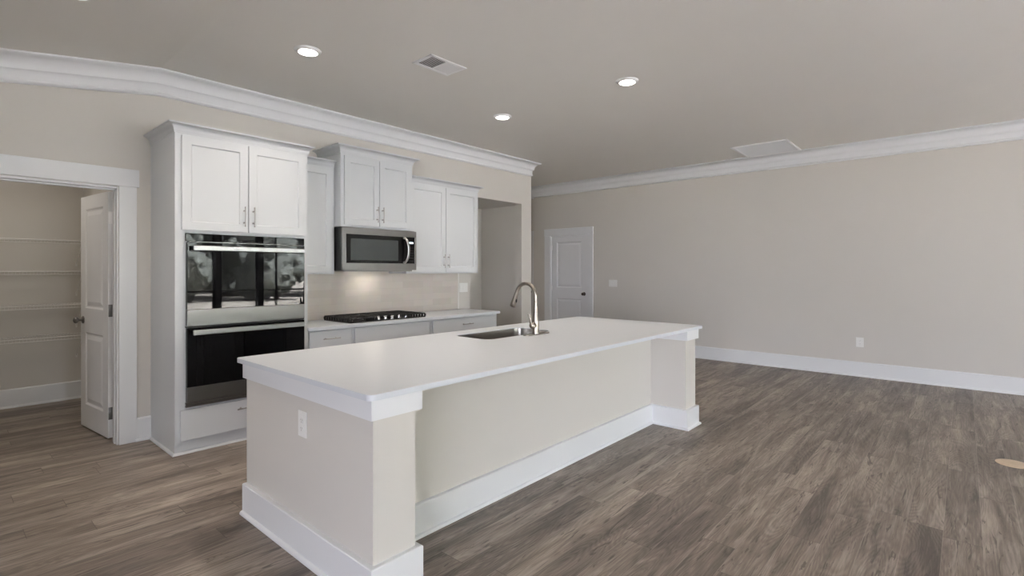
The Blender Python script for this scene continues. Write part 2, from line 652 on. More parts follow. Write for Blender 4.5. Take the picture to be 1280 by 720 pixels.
# wall behind the camera, and left wall, each with its windows
def wall_with_windows(which):
    b = MB()
    if which == 'f':
        u_lo, u_hi, put = XL - 0.15, XR + 0.13, lambda u0, u1, z0, z1: b.box(u0, u1, YF - 0.14, YF, z0, z1)
    else:
        u_lo, u_hi, put = YF, YK, lambda u0, u1, z0, z1: b.box(XL - 0.14, XL, u0, u1, z0, z1)
    ws = sorted([w[1:] for w in WINS if w[0] == which])
    u = u_lo
    for u0, u1, z0, z1 in ws:
        put(u, u0, 0, ZT)
        put(u0, u1, 0, z0)
        put(u0, u1, z1, ZT)
        u = u1
    put(u, u_hi, 0, ZT)
    return b


struct(wall_with_windows('f'), 'wall_front', M['wall'])
struct(wall_with_windows('l'), 'wall_left', M['wall'])
for i, (w, u0, u1, z0, z1) in enumerate(WINS):
    b = MB()
    g = MB()
    t = 0.045
    if w == 'f':
        P = lambda a0, a1, c0, c1, d0=YF - 0.11, d1=YF - 0.02: b.box(a0, a1, d0, d1, c0, c1)
        g.box(u0 + t, u1 - t, YF - 0.068, YF - 0.062, z0 + t, z1 - t)
    else:
        P = lambda a0, a1, c0, c1, d0=XL - 0.11, d1=XL - 0.02: b.box(d0, d1, a0, a1, c0, c1)
        g.box(XL - 0.068, XL - 0.062, u0 + t, u1 - t, z0 + t, z1 - t)
    P(u0, u0 + t, z0, z1); P(u1 - t, u1, z0, z1)
    P(u0 + t, u1 - t, z0, z0 + t); P(u0 + t, u1 - t, z1 - t, z1)
    P(u0 + t, u1 - t, 0.81, 0.84)
    if w == 'f' and i == 2:
        P(6.64, 6.68, z0 + t, z1 - t)
    o = struct(b, 'window_%d' % (i + 1), M['frame_dark'])
    g.build('window_pane', M['pane'], o)

# pantry shell
b = MB()
b.box(1.115, 1.2, YK + 0.13, 7.2, 0, 2.75)
b.box(-0.95, -0.85, YK + 0.13, 7.2, 0, 2.75)
b.box(-0.95, 1.2, 7.2, 7.3, 0, 2.75)
struct(b, 'wall_pantry', M['wall'])
struct(MB().box(-0.95, 1.2, YK + 0.13, 7.3, 2.75, 2.83), 'ceiling_pantry', M['ceiling'])

# baseboards (flat board with a small quarter round shoe)
BB = [(0, 0), (0.028, 0), (0.028, 0.008), (0.024, 0.017), (0.016, 0.022), (0.016, 0.178), (0.012, 0.186), (0, 0.19)]


def run(path, outs, prof=BB):
    return MB().sweep(path, outs, prof)


struct(run([(1.10, YK, 0), (1.21, YK, 0)], [(0, -1)] * 2), 'baseboard_kitchen', M['trim'])
b = run([(XR, YF, 0), (XR, 5.085, 0)], [(-1, 0)] * 2)
b.sweep([(XR, 6.185, 0), (XR, YE, 0), (XR + 0.13, YE, 0)], [(-1, 0), (-1, 1), (0, 1)], BB)
struct(b, 'baseboard_right', M['trim'])
b = run([(-0.85, 7.2, 0), (1.115, 7.2, 0), (1.115, YK + 0.15, 0)], [(1, -1), (-1, -1), (-1, 0)])
struct(b, 'baseboard_pantry', M['trim'])
b = run([(5.93, YK, 0), (XE, YK, 0), (XE, YH, 0)], [(0, -1), (1, -1), (1, 0)])
struct(b, 'baseboard_hall', M['trim'])
struct(run([(XL, YK, 0), (0.19, YK, 0)], [(1, -1), (0, -1)]), 'baseboard_left', M['trim'])
b = run([(XL, YF, 0), (XR, YF, 0)], [(1, 1), (-1, 1)])
b.sweep([(XL, YF, 0), (XL, YK, 0)], [(1, 1), (1, -1)], BB)
struct(b, 'baseboard_front', M['trim'])
struct(run([(4.85, 5.98, 0), (6.03, 5.98, 0), (6.03, YK + 0.13, 0)], [(0, -1), (-1, -1), (-1, 0)]), 'baseboard_alcove', M['trim'])
b = run([(XR + 0.13, YE + 0.02, 0), (XR + 0.13, 6.5, 0)], [(-1, 0)] * 2)
struct(b, 'baseboard_hall_side', M['trim'])

# crown moulding
CR = [(0, 0), (0.112, 0), (0.112, -0.012), (0.104, -0.020)]
for k in range(1, 8):
    a = k / 8 * PI / 2
    CR.append((0.034 + 0.066 * (1 - math.sin(a)), -0.024 - 0.074 * (1 - math.cos(a)) - 0.004 * k / 8))
CR += [(0.032, -0.106), (0.026, -0.110), (0.020, -0.118), (0.013, -0.135), (0.013, -0.176), (0.020, -0.182), (0.022, -0.192), (0.016, -0.202), (0, -0.206)]
b = MB()
b.sweep([(XL, YK, zc(XL)), (XQ, YK, zc(XQ)), (XK, YK, ZC), (XE, YK, ZC), (XE, YH, ZC)], [(1, -1), (0, -1), (0, -1), (1, -1), (1, 0)], CR)
struct(b, 'trim_1', M['trim'], smooth=True)
b = MB()
b.sweep([(XR, YF, ZC), (XR, YE, ZC), (XR + 0.13, YE, ZC)], [(-1, 1), (-1, 1), (0, 1)], CR)
struct(b, 'trim_2', M['trim'], smooth=True)
b = MB()
b.sweep([(XR + 0.13, YE, ZC), (XR + 0.13, YH, ZC), (XE, YH, ZC)], [(-1, 0), (-1, -1), (1, -1)], CR)
struct(b, 'trim_3', M['trim'], smooth=True)
b = MB()
b.sweep([(XK, YF, ZC), (XR, YF, ZC)], [(0, 1), (-1, 1)], CR)
b.sweep([(XL, YF, zc(XL)), (XQ, YF, zc(XQ)), (XK, YF, ZC)], [(1, 1), (0, 1), (0, 1)], CR)
b.sweep([(XL, YK, zc(XL)), (XL, YF, zc(XL))], [(1, -1), (1, 1)], CR)
struct(b, 'trim_4', M['trim'], smooth=True)

# pantry door casing, jamb and stop
b = MB()
for x0, x1 in ((0.175, 0.295), (0.995, 1.112)):
    b.box(x0, x1, YK - 0.019, YK, 0, 2.05, 0.002)
b.box(0.16, 1.127, YK - 0.026, YK, 2.05, 2.19, 0.003)
b.box(0.983, 0.992, YK - 0.002, YK + 0.135, 0, 2.045, 0.001)
b.box(0.298, 0.315, YK - 0.002, YK + 0.135, 0, 2.045, 0.001)
b.box(0.298, 0.992, YK - 0.002, YK + 0.135, 2.03, 2.047, 0.001)
b.box(0.977, 0.983, YK + 0.05, YK + 0.085, 0, 2.03, 0.001)
b.box(0.315, 0.977, YK + 0.05, YK + 0.085, 2.018, 2.03, 0.001)
b.box(0.995, 1.10, YK + 0.13, YK + 0.148, 0, 2.12, 0.002)
struct(b, 'trim_5', M['trim'])
# passage door casing on the right wall
b = MB()
b.box(XR - 0.019, XR, 5.08, 5.192, 0, 2.045, 0.002)
b.box(XR - 0.019, XR, 6.048, 6.19, 0, 2.045, 0.002)
b.box(XR - 0.022, XR, 5.075, 6.195, 2.045, 2.178, 0.003)
b.box(XR - 0.002, XR + 0.09, 5.188, 5.206, 0, 2.045, 0.001)
b.box(XR - 0.002, XR + 0.09, 6.034, 6.052, 0, 2.045, 0.001)
b.box(XR - 0.002, XR + 0.09, 5.19, 6.05, 2.03, 2.047, 0.001)
struct(b, 'trim_6', M['trim'])
xh = XR + 0.13
b = MB()
b.box(xh - 0.019, xh, 6.50, 6.61, 0, 2.045, 0.002)
b.box(xh - 0.019, xh, 7.35, 7.46, 0, 2.045, 0.002)
b.box(xh - 0.022, xh, 6.495, 7.465, 2.045, 2.178, 0.003)
struct(b, 'trim_7', M['trim'])


# ------------------------------------------------------------------ passage doors
def lever_knob(mb, x, z, side):
    """round rose with an egg shaped knob; side -1 = front (y<0), +1 = back"""
    s = side
    y0 = 0 if s < 0 else 0.035
    mb.lathe([(0.0, 0), (0.033, 0), (0.033, 0.004), (0.028, 0.009), (0.013, 0.011), (0.010, 0.016), (0.010, 0.032), (0.018, 0.036),
              (0.027, 0.045), (0.029, 0.054), (0.025, 0.064), (0.014, 0.070), (0.0, 0.071)], (x, y0, z), (0, s, 0), 28)


def door_leaf(name, w, fields, loc, rz, knob_x, knob_z, hinge_x, hinge_mats, edge):
    d = thing(name, None, None, loc, rz, kind='structure')
    MB().panel(w, 2.015, 0.035, fields, depth=0.009, slope=0.012, raised=0.045, both=True).build('door_leaf', M['door'], d, local=True, bevel=0.0015)
    k = MB()
    lever_knob(k, knob_x, knob_z, -1)
    lever_knob(k, knob_x, knob_z, 1)
    k.build('door_knob', M['bronze'], d, local=True, smooth=True)
    lp = MB().box(w - 0.001 if knob_x > w / 2 else -0.001, w + 0.001 if knob_x > w / 2 else 0.001, 0.006, 0.029, knob_z - 0.028, knob_z + 0.028, 0.0008)
    lp.build('latch_plate', M['bronze'], d, local=True)
    for z, mm in hinge_mats:
        h = MB()
        if edge == 'end':      # leaf on the door's end face and barrel at its back corner
            h.box(hinge_x - 0.0015, hinge_x + 0.0015, 0.002, 0.034, z - 0.045, z + 0.045, 0.0005)
            h.cyl((hinge_x + 0.004, 0.041, z - 0.045), (hinge_x + 0.004, 0.041, z + 0.045), 0.0065)
            h.box(hinge_x + 0.004, hinge_x + 0.030, 0.038, 0.041, z - 0.045, z + 0.045, 0.0005)
        else:
            h.cyl((hinge_x, -0.006, z - 0.045), (hinge_x, -0.006, z + 0.045), 0.0065)
            h.box(hinge_x, hinge_x + 0.012, -0.003, 0, z - 0.045, z + 0.045, 0.0005)
        h.build('hinge', mm[0], d, label=mm[1], local=True, smooth=True)
    return d


# pantry door: hinge corner at (1.004,5.225) / (0.968,5.241), free end at (0.897,5.896)
ang = math.atan2(5.896 - 5.241, 0.897 - 0.968)
W1 = 0.659
# local x runs from the hinge to the free end; y=0 face looks to -X side of the leaf
fl = [(0.115, W1 - 0.115, 0.20, 0.83), (0.115, W1 - 0.115, 1.04, 1.90)]
d1 = thing('door_1', None, None, (0.968, 5.241, 0.012), ang, kind='structure')
lf = MB().panel(W1, 2.015, 0.035, fl, depth=0.009, slope=0.014, raised=0.045, both=True)
for v in lf.bm.verts:
    v.co.y = -v.co.y      # thickness goes to the right of the leaf (towards +X of the room)
lf.build('door_leaf', M['door'], d1, local=True, bevel=0.0015)
k = MB()
lever_knob(k, W1 - 0.062, 0.935, 1)
for v in k.bm.verts:
    v.co.y -= 0.035
k2 = MB()
lever_knob(k, W1 - 0.062, 0.935, -1)
for v in list(k.bm.verts)[len(k.bm.verts) // 2:]:
    v.co.y -= 0.035
k.build('door_knob', M['hinge'], d1, local=True, smooth=True)
for z, mm, lb in ((1.80, M['vent'], 'paint-splashed white hinge'), (1.04, M['hinge'], None), (0.20, M['hinge'], None)):
    h = MB()
    h.box(-0.0030, 0.0012, -0.046, -0.002, z - 0.050, z + 0.050, 0.001)
    h.box(-0.052, -0.0, -0.0395, -0.0365, z - 0.048, z + 0.048, 0.0005)
    h.cyl((-0.003, -0.041, z - 0.048), (-0.003, -0.041, z + 0.048), 0.0065)
    h.build('hinge', mm, d1, label=lb, local=True, smooth=True)

# closed door in the right wall, hinges on its far (left) side
f2 = [(0.125, 0.689, 0.20, 0.83), (0.125, 0.689, 1.04, 1.905)]
W2 = 0.824
d2 = door_leaf('door_2', W2, f2, (XR + 0.012, 5.208 + W2, 0.012), -PI / 2, W2 - 0.075, 0.93, 0.0,
               [(1.80, (M['vent'], None)), (1.02, (M['vent'], None)), (0.2, (M['vent'], None))], 'face')
f3 = [(0.115, 0.615, 0.20, 0.83), (0.115, 0.615, 1.04, 1.905)]
d3 = door_leaf('door_3', 0.73, f3, (xh + 0.02, 7.345, 0.012), -PI / 2, 0.665, 0.93, 0.0,
               [(1.80, (M['vent'], None)), (1.02, (M['vent'], None)), (0.2, (M['vent'], None))], 'face')


# ------------------------------------------------------------------ cabinet pieces
def bar_pull(x, y, z, horiz, parent, L=0.15):
    """bar pull with two posts; y is the plane it is fixed to"""
    b = MB()
    h = L / 2
    if horiz:
        e = lambda s, o: (x + s, y - o, z)
    else:
        e = lambda s, o: (x, y - o, z + s)
    b.tube([e(-h, 0.030), e(-h * 0.5, 0.031), e(0, 0.032), e(h * 0.5, 0.031), e(h, 0.030)], [0.0055, 0.0048, 0.0045, 0.0048, 0.0055], 12)
    for s in (-0.64 * h, 0.64 * h):
        b.cyl(e(s, 0.0), e(s, 0.03), 0.0045, 0.004, 12)
        b.cyl(e(s, 0.0), e(s, 0.004), 0.008, 0.007, 14)
    b.sphere(e(-h, 0.030), 0.0068, seg=12)
    b.sphere(e(h, 0.030), 0.0068, seg=12)
    return b.build('handle', M['pull'], parent, smooth=True)


def shaker(x0, x1, z0, z1, y, parent, name='door', rail=0.062, th=0.020):
    b = MB()
    w, h = x1 - x0, z1 - z0
    b.panel(w, h, th, [(rail, w - rail, rail, h - rail)], depth=0.010, slope=0.005)
    for v in b.bm.verts:
        v.co += Vector((x0, y - th, z0))
    return b.build(name, M['cabinet'], parent, bevel=0.0015)


def slab(x0, x1, z0, z1, y, parent, name='drawer', th=0.020):
    return MB().box(x0, x1, y - th, y, z0, z1, 0.003).build(name, M['cabinet'], parent)


def cab_crown(x0, x1, yf, yb, z0, hgt, p, parent, ends='both', yr=None):
    prof = [(0, 0), (0.006, 0), (0.008, hgt * 0.18)]
    for k in range(0, 7):
        a = k / 6 * PI / 2
        prof.append((0.010 + (p - 0.014) * (1 - math.cos(a)), hgt * 0.22 + hgt * 0.6 * math.sin(a)))
    prof += [(p, hgt * 0.84), (p, hgt), (0, hgt)]
    path = [(x0, yf, z0), (x1, yf, z0)]
    outs = [(0, -1), (0, -1)]
    if 'l' in ends or ends == 'both':
        path.insert(0, (x0, yb, z0)); outs[0] = (-1, -1); outs.insert(0, (-1, 0))
    if 'r' in ends or ends == 'both':
        path.append((x1, yr or yb, z0)); outs[-1] = (1, -1); outs.append((1, 0))
    b = MB()
    b.sweep(path, outs, prof)
    return b.build('crown', M['cabinet'], parent, smooth=True)


def carcass(x0, x1, yf, yb, z0, z1, parent, holes=(), name='body', ff=0.035):
    """box with a face frame; holes = openings in the front (x0,x1,z0,z1)"""
    b = MB()
    t = 0.018
    b.box(x0, x0 + t, yf + 0.02, yb, z0, z1)
    b.box(x1 - t, x1, yf + 0.02, yb, z0, z1)
    b.box(x0 + t, x1 - t, yb - t, yb, z0, z1)
    b.box(x0 + t, x1 - t, yf + 0.02, yb - t, z0, z0 + t)
    b.box(x0 + t, x1 - t, yf + 0.02, yb - t, z1 - t, z1)
    # face frame around the holes
    xs = sorted({x0, x1, *[h[0] for h in holes], *[h[1] for h in holes]})
    zs = sorted({z0, z1, *[h[2] for h in holes], *[h[3] for h in holes]})
    for i in range(len(xs) - 1):
        for j in range(len(zs) - 1):
            cx, cz = (xs[i] + xs[i + 1]) / 2, (zs[j] + zs[j + 1]) / 2
            if any(h[0] < cx < h[1] and h[2] < cz < h[3] for h in holes):
                continue
            b.box(xs[i], xs[i + 1], yf, yf + 0.02, zs[j], zs[j + 1])
    bmesh.ops.remove_doubles(b.bm, verts=b.bm.verts[:], dist=1e-5)
    return b.build(name, M['cabinet'], parent)


# ------------------------------------------------------------------ tall oven cabinet
TX0, TX1, TY = 1.209, 2.236, 4.40
OX0, OX1 = 1.274, 2.192
t = thing('oven_cabinet', 'tall white cabinet tower housing the double oven, with crown moulding on top', 'cabinet', (TX0 + 0.5, YK - 0.3, 0))
carcass(TX0, TX1, TY, YK - 0.002, 0.085, 2.41, t, holes=[(OX0 + 0.02, OX1 - 0.02, 0.37, 1.645)])
for x0, x1, hx in ((1.250, 1.722, 1.690), (1.729, 2.208, 1.762)):
    d = shaker(x0, x1, 1.688, 2.395, TY, t)
    bar_pull(hx, TY - 0.02, 1.815, False, d)
d = slab(1.240, 2.200, 0.105, 0.335, TY, t)
bar_pull(1.715, TY - 0.02, 0.272, True, d, 0.16)
MB().box(TX0, TX1, TY + 0.012, TY + 0.03, 0, 0.085).box(TX0, TX0 + 0.018, TY + 0.03, YK - 0.002, 0, 0.085).build('toe_kick', M['cabinet'], t)
SH = [(0, 0), (0.016, 0), (0.016, 0.006), (0.012, 0.013), (0.006, 0.017), (0, 0.018)]
MB().sweep([(TX0, YK - 0.03, 0), (TX0, TY + 0.012, 0), (TX1, TY + 0.012, 0)], [(-1, 0), (-1, -1), (0, -1)], SH).build('shoe_moulding', M['cabinet'], t)
cab_crown(TX0, TX1, TY, YK - 0.003, 2.41, 0.074, 0.05, t, yr=4.652)

# ------------------------------------------------------------------ double wall oven
t = thing('double_wall_oven', 'black glass and stainless steel double wall oven built into tall cabinet', 'oven', ((OX0 + OX1) / 2, TY - 0.02, 0.352))
oy = TY - 0.004
MB().box(OX0 + 0.03, OX1 - 0.03, TY - 0.001, TY + 0.50, 0.372, 1.64).build('housing', M['steel_dark'], t)
MB().box(OX0, OX1, oy - 0.022, oy, 1.602, 1.662, 0.002).build('control_panel', M['glass_black'], t)


def oven_door(z0, zg, z1, hz, lab):
    g = MB().box(OX0 + 0.004, OX1 - 0.004, oy - 0.036, oy, zg, z1, 0.003).build('oven_door', M['glass_black'], t)
    MB().box(OX0 + 0.004, OX1 - 0.004, oy - 0.037, oy, z0, zg, 0.002).build('door_band', M['steel'], g, label='stainless steel band below the glass')
    h = MB()
    h.box(OX0 + 0.03, OX1 - 0.03, oy - 0.092, oy - 0.074, hz - 0.019, hz + 0.019, 0.005, 3)
    for x in (OX0 + 0.06, OX1 - 0.06):
        h.box(x - 0.018, x + 0.018, oy - 0.076, oy - 0.034, hz - 0.013, hz + 0.013, 0.003)
    h.build('handle', M['handle_steel'], g)


oven_door(0.962, 1.085, 1.596, 1.550, 'upper')
oven_door(0.392, 0.503, 0.948, 0.915, 'lower')
MB().box(OX0, OX1, oy - 0.022, oy, 0.950, 0.960).build('divider_trim', M['black'], t)
b = MB()
b.box(OX0, OX1, oy - 0.026, oy, 0.376, 0.387, 0.001)
b.box(OX0 + 0.004, OX1 - 0.004, oy - 0.012, oy, 0.364, 0.376)
b.box(OX0, OX1, oy - 0.022, oy, 0.352, 0.364, 0.001)
b.build('vent_trim', M['steel_dark'], t)

# ------------------------------------------------------------------ wall cabinets
UY = 4.70
t = thing('upper_cabinet', 'narrow white single-door wall cabinet squeezed between oven tower and microwave', 'cabinet', (2.45, YK - 0.15, 1.345), group=None)
carcass(2.238, 2.663, UY, YK - 0.002, 1.345, 2.40, t)
shaker(2.262, 2.636, 1.362, 2.385, UY, t)
cab_crown(2.238, 2.663, UY, YK - 0.003, 2.40, 0.064, 0.045, t, ends='')

MY = 4.585
t = thing('upper_cabinet', 'raised white two-door wall cabinet directly above the microwave', 'cabinet', (3.10, YK - 0.2, 1.815))
carcass(2.667, 3.535, MY, YK - 0.002, 1.815, 2.535, t)
for x0, x1, hx in ((2.700, 3.098, 3.068), (3.104, 3.502, 3.134)):
    d = shaker(x0, x1, 1.835, 2.515, MY, t)
    bar_pull(hx, MY - 0.02, 1.955, False, d)
cab_crown(2.667, 3.535, MY, YK - 0.003, 2.535, 0.078, 0.06, t)

t = thing('upper_cabinet', 'wide white two-door wall cabinet right of microwave, above end of counter', 'cabinet', (4.10, YK - 0.15, 1.345))
carcass(3.540, 4.673, UY, YK - 0.002, 1.345, 2.385, t)
for x0, x1, hx in ((3.575, 4.110, 4.080), (4.117, 4.652, 4.147)):
    d = shaker(x0, x1, 1.362, 2.370, UY, t)
    bar_pull(hx, UY - 0.02, 1.492, False, d)
cab_crown(3.540, 4.673, UY, YK - 0.003, 2.385, 0.066, 0.055, t, ends='r')

# ------------------------------------------------------------------ microwave
t = thing('microwave', 'stainless steel over-the-range microwave with black side and curved handle', 'microwave', (3.12, 4.8, 1.378))
mx0, mx1, my = 2.669, 3.57, 4.555
MB().box(mx0 + 0.006, mx1 - 0.006, my + 0.024, 4.674, 1.384, 1.812, 0.002).box(mx0 + 0.006, 3.535, 4.674, YK - 0.003, 1.384, 1.812).build('housing', M['black'], t)
fr = MB()
GX0, GX1, GZ0, GZ1 = 2.712, 3.548, 1.455, 1.742
fr.box(mx0, mx1, my, my + 0.024, GZ1, 1.808, 0.002)
fr.box(mx0, mx1, my, my + 0.024, 1.384, GZ0, 0.002)
fr.box(mx0, GX0, my, my + 0.024, GZ0, GZ1, 0.002)
fr.box(GX1, mx1, my, my + 0.024, GZ0, GZ1, 0.002)
door = fr.build('door_frame', M['steel'], t)
MB().box(GX0, 3.395, my + 0.004, my + 0.024, GZ0, GZ1).build('door_glass', M['glass_black'], door)
MB().box(2.762, 3.330, my + 0.001, my + 0.006, GZ0 + 0.028, GZ1 - 0.042, 0.004).build('window', M['glass_micro'], door)
cp = MB().box(3.397, GX1, my + 0.003, my + 0.024, GZ0, GZ1).build('control_panel', M['glass_black'], t)
MB().box(3.468, 3.528, my + 0.001, my + 0.004, 1.672, 1.690).build('clock_display', M['display'], cp)
b = MB()
for i in range(3):
    for j in range(6):
        b.box(3.465 + i * 0.024, 3.482 + i * 0.024, my + 0.0015, my + 0.004, 1.480 + j * 0.028, 1.492 + j * 0.028, 0.001)
b.build('keypad', M['black'], cp)
b = MB()
pts = []
for k in range(13):
    s = -1 + 2 * k / 12
    pts.append((3.405 + 0.026 * (1 - s * s), my - 0.012 - 0.040 * (1 - s ** 4), 1.598 + s * 0.138))
b.tube(pts, 0.015, 14, flat=(1.0, 0.45))
b.cyl((3.405, my + 0.006, 1.465), (3.405, my - 0.016, 1.465), 0.012, seg=14)
b.cyl((3.405, my + 0.006, 1.731), (3.405, my - 0.016, 1.731), 0.012, seg=14)
b.build('handle', M['handle_steel'], door, smooth=True)
b = MB()
b.box(mx0 + 0.03, 3.53, my + 0.03, 4.95, 1.376, 1.384)
b.box(mx0 + 0.03, 3.53, my + 0.026, my + 0.034, 1.370, 1.384)
b.build('vent_grille', M['steel_dark'], t)
MB().box(3.13, 3.28, 4.80, 4.88, 1.3752, 1.3765).build('task_light', M['lens'], t)
ld = bpy.data.lights.new('microwave_task_light', 'AREA')
ld.shape = 'RECTANGLE'; ld.size = 0.14; ld.size_y = 0.07; ld.energy = 0.22; ld.color = (1.0, 0.86, 0.68)
lo = bpy.data.objects.new('microwave_task_light', ld)
C.objects.link(lo)
lo.parent = t
lo.location = (3.205 - 3.12, 4.84 - 4.8, 1.372 - 1.378)

# ------------------------------------------------------------------ base cabinets under the perimeter worktop
HB = 0.868
BY = 4.43
BD = [('base_cabinet', 'white base cabinet with short drawer, left of the cooktop, beside oven tower', 2.240, 2.690, 'one'),
      ('base_cabinet', 'wide white base cabinet with plain handleless false front under the cooktop', 2.692, 3.660, 'false'),
      ('base_cabinet', 'wide white base cabinet with long drawer at far right end of counter', 3.662, 4.735, 'two')]
for nm, lb, x0, x1, kd in BD:
    t = thing(nm, lb, 'cabinet', ((x0 + x1) / 2, YK - 0.3, 0))
    carcass(x0, x1, BY, YK - 0.002, 0.09, HB - 0.028, t)
    MB().box(x0, x1, BY + 0.06, BY + 0.075, 0, 0.09).build('toe_kick', M['cabinet'], t)
    g = 0.020 if kd == 'one' else 0.03
    a0, a1 = x0 + g, x1 - g
    if kd == 'false':
        slab(a0, a1, 0.665, HB - 0.042, BY, t, name='false_front')
    else:
        d = slab(a0, a1, 0.665, HB - 0.042, BY, t)
        bar_pull((a0 + a1) / 2, BY - 0.02, 0.752, True, d, 0.16)
    if kd == 'one':
        d = shaker(a0, a1, 0.11, 0.65, BY, t)
        bar_pull(a1 - 0.03, BY - 0.02, 0.55, False, d)
    else:
        m_ = (a0 + a1) / 2
        for q0, q1, hx in ((a0, m_ - 0.003, m_ - 0.035), (m_ + 0.003, a1, m_ + 0.035)):
            d = shaker(q0, q1, 0.11, 0.65, BY, t)
            bar_pull(hx, BY - 0.02, 0.55, False, d)


def rrect(x0, x1, y0, y1, r, n=8, rs=None):
    rs = rs or (r, r, r, r)
    pts = []
    for (cx, cy, a0), rr in zip(((x0, y0, PI), (x1, y0, 1.5 * PI), (x1, y1, 0), (x0, y1, 0.5 * PI)), rs):
        ox = cx + (rr if cx == x0 else -rr)
        oy_ = cy + (rr if cy == y0 else -rr)
        if rr < 1e-4:
            pts.append((cx, cy))
            continue
        for k in range(n + 1):
            a = a0 + k / n * PI / 2
            pts.append((ox + rr * math.cos(a), oy_ + rr * math.sin(a)))
    return pts


MB().poly_prism(rrect(2.237, 4.762, 4.388, YK - 0.001, 0, rs=(0, 0.012, 0, 0)), HB - 0.028, HB).build(
    'worktop', M['quartz'], label='long white quartz worktop under the cooktop along the kitchen wall', cat='worktop', bevel=0.003)

# backsplash
b = MB().box(2.237, 4.620, YK - 0.012, YK - 0.0005, HB + 0.0005, 1.3445)
b.box(2.668, 3.535, YK - 0.012, YK - 0.0025, 1.3445, 1.377)
bs = b.build('backsplash', M['tile'], label='glossy beige tile backsplash behind cooktop, below wall cabinets', cat='backsplash')
MB().box(4.620, 4.632, YK - 0.014, YK - 0.0005, HB + 0.0005, 1.345, 0.002).build('edge_trim', M['plate'], bs, label='thin pale edge strip at right end of the tiles')

# ------------------------------------------------------------------ gas cooktop
t = thing('gas_cooktop', 'black gas cooktop with cast iron grates set in white worktop', 'cooktop', (3.155, 4.70, HB))
cx0, cx1, cy0, cy1 = 2.685, 3.625, 4.450, 4.955
MB().poly_prism(rrect(cx0, cx1, cy0, cy1, 0.02), HB + 0.0005, HB + 0.012).build('tray', M['enamel'], t, bevel=0.002)
for bx, by, br in ((2.86, 4.82, 0.038), (2.86, 4.58, 0.045), (3.155, 4.77, 0.058), (3.45, 4.82, 0.038), (3.45, 4.58, 0.045)):
    MB().lathe([(0, 0), (br + 0.012, 0), (br + 0.010, 0.006), (br, 0.010), (br, 0.018), (br - 0.006, 0.022), (0, 0.024)], (bx, by, HB + 0.012), seg=24).build('burner', M['iron'], t, smooth=True)
for g0, g1, ylo in ((cx0 + 0.010, cx0 + 0.312, cy0 + 0.012), (cx0 + 0.318, cx1 - 0.318, cy0 + 0.105), (cx1 - 0.312, cx1 - 0.010, cy0 + 0.012)):
    b = MB()
    zt, zb = HB + 0.048, HB + 0.036
    yhi = cy1 - 0.012
    for y in (ylo, yhi):
        b.box(g0, g1, y - 0.006, y + 0.006, zb, zt, 0.002, 1)
    for x in (g0, g1):
        b.box(x - 0.006, x + 0.006, ylo, yhi, zb, zt, 0.002, 1)
    xm = (g0 + g1) / 2
    b.box(xm - 0.005, xm + 0.005, ylo, yhi, zb, zt, 0.002, 1)
    for q in (0.25, 0.5, 0.75):
        y = ylo + q * (yhi - ylo)
        b.box(g0, g1, y - 0.005, y + 0.005, zb, zt, 0.002, 1)
    for q in (0.16, 0.84):
        x = g0 + q * (g1 - g0)
        b.box(x - 0.004, x + 0.004, ylo, yhi, zb, zt, 0.001, 1)
    for x in (g0, g1):
        n = 11
        for k in range(n):
            y = ylo + k / (n - 1) * (yhi - ylo)
            b.box(x - 0.007, x + 0.007, y - 0.011, y + 0.011, HB + 0.012, zb + 0.002, 0.001, 1)
    b.build('grate', M['iron'], t)
for k in range(5):
    x = 3.04 + 0.0855 * k
    kb = MB().lathe([(0, 0), (0.022, 0), (0.022, 0.003), (0.018, 0.005), (0.018, 0.024), (0.016, 0.027), (0, 0.028)], (x, cy0 + 0.052, HB + 0.012), seg=24)
    kb.box(x - 0.004, x + 0.004, cy0 + 0.034, cy0 + 0.070, HB + 0.038, HB + 0.046, 0.002)
    kb.build('knob', M['knob_metal'], t, smooth=True)

# ------------------------------------------------------------------ island
HI = 0.885
t = thing('kitchen_island', 'beige painted kitchen island body with white baseboard and trim band', 'kitchen island', (2.88, 2.45, 0))
ZF = HI - 0.025
b = MB()
b.box(1.42, 4.35, 2.145, 2.26, 0, ZF)
b.box(1.205, 1.420, 1.82, 3.085, 0, ZF)
b.box(4.350, 4.562, 1.82, 3.085, 0, ZF)
b.build('painted_body', M['wall'], t)
IB = [(0, 0), (0.040, 0), (0.040, 0.008), (0.036, 0.015), (0.025, 0.020), (0.025, 0.166), (0.021, 0.170), (0, 0.170)]
b = MB()
b.sweep([(1.42, 2.145, 0), (1.42, 1.82, 0), (1.205, 1.82, 0), (1.205, 3.085, 0)], [(1, -1), (1, -1), (-1, -1), (-1, 0)], IB)
b.sweep([(1.42, 2.145, 0), (4.35, 2.145, 0)], [(1, -1), (-1, -1)], IB)
b.sweep([(4.35, 2.145, 0), (4.35, 1.82, 0), (4.562, 1.82, 0), (4.562, 3.085, 0)], [(-1, -1), (-1, -1), (1, -1), (1, 0)], IB)
b.build('baseboard', M['trim'], t)
FZ = [(0, 0.772 - ZF), (0.022, 0.772 - ZF), (0.022, -0.001), (0, -0.001)]
for px, s in ((1.205, 1), (4.562, -1)):
    inner = 1.42 if s > 0 else 4.35
    b = MB()
    b.sweep([(inner, 2.145, ZF), (inner, 1.82, ZF), (px, 1.82, ZF), (px, 3.085, ZF)],
            [(s, 0), (s, -1), (-s, -1), (-s, 0)], FZ)
    b.build('trim_band', M['trim'], t)
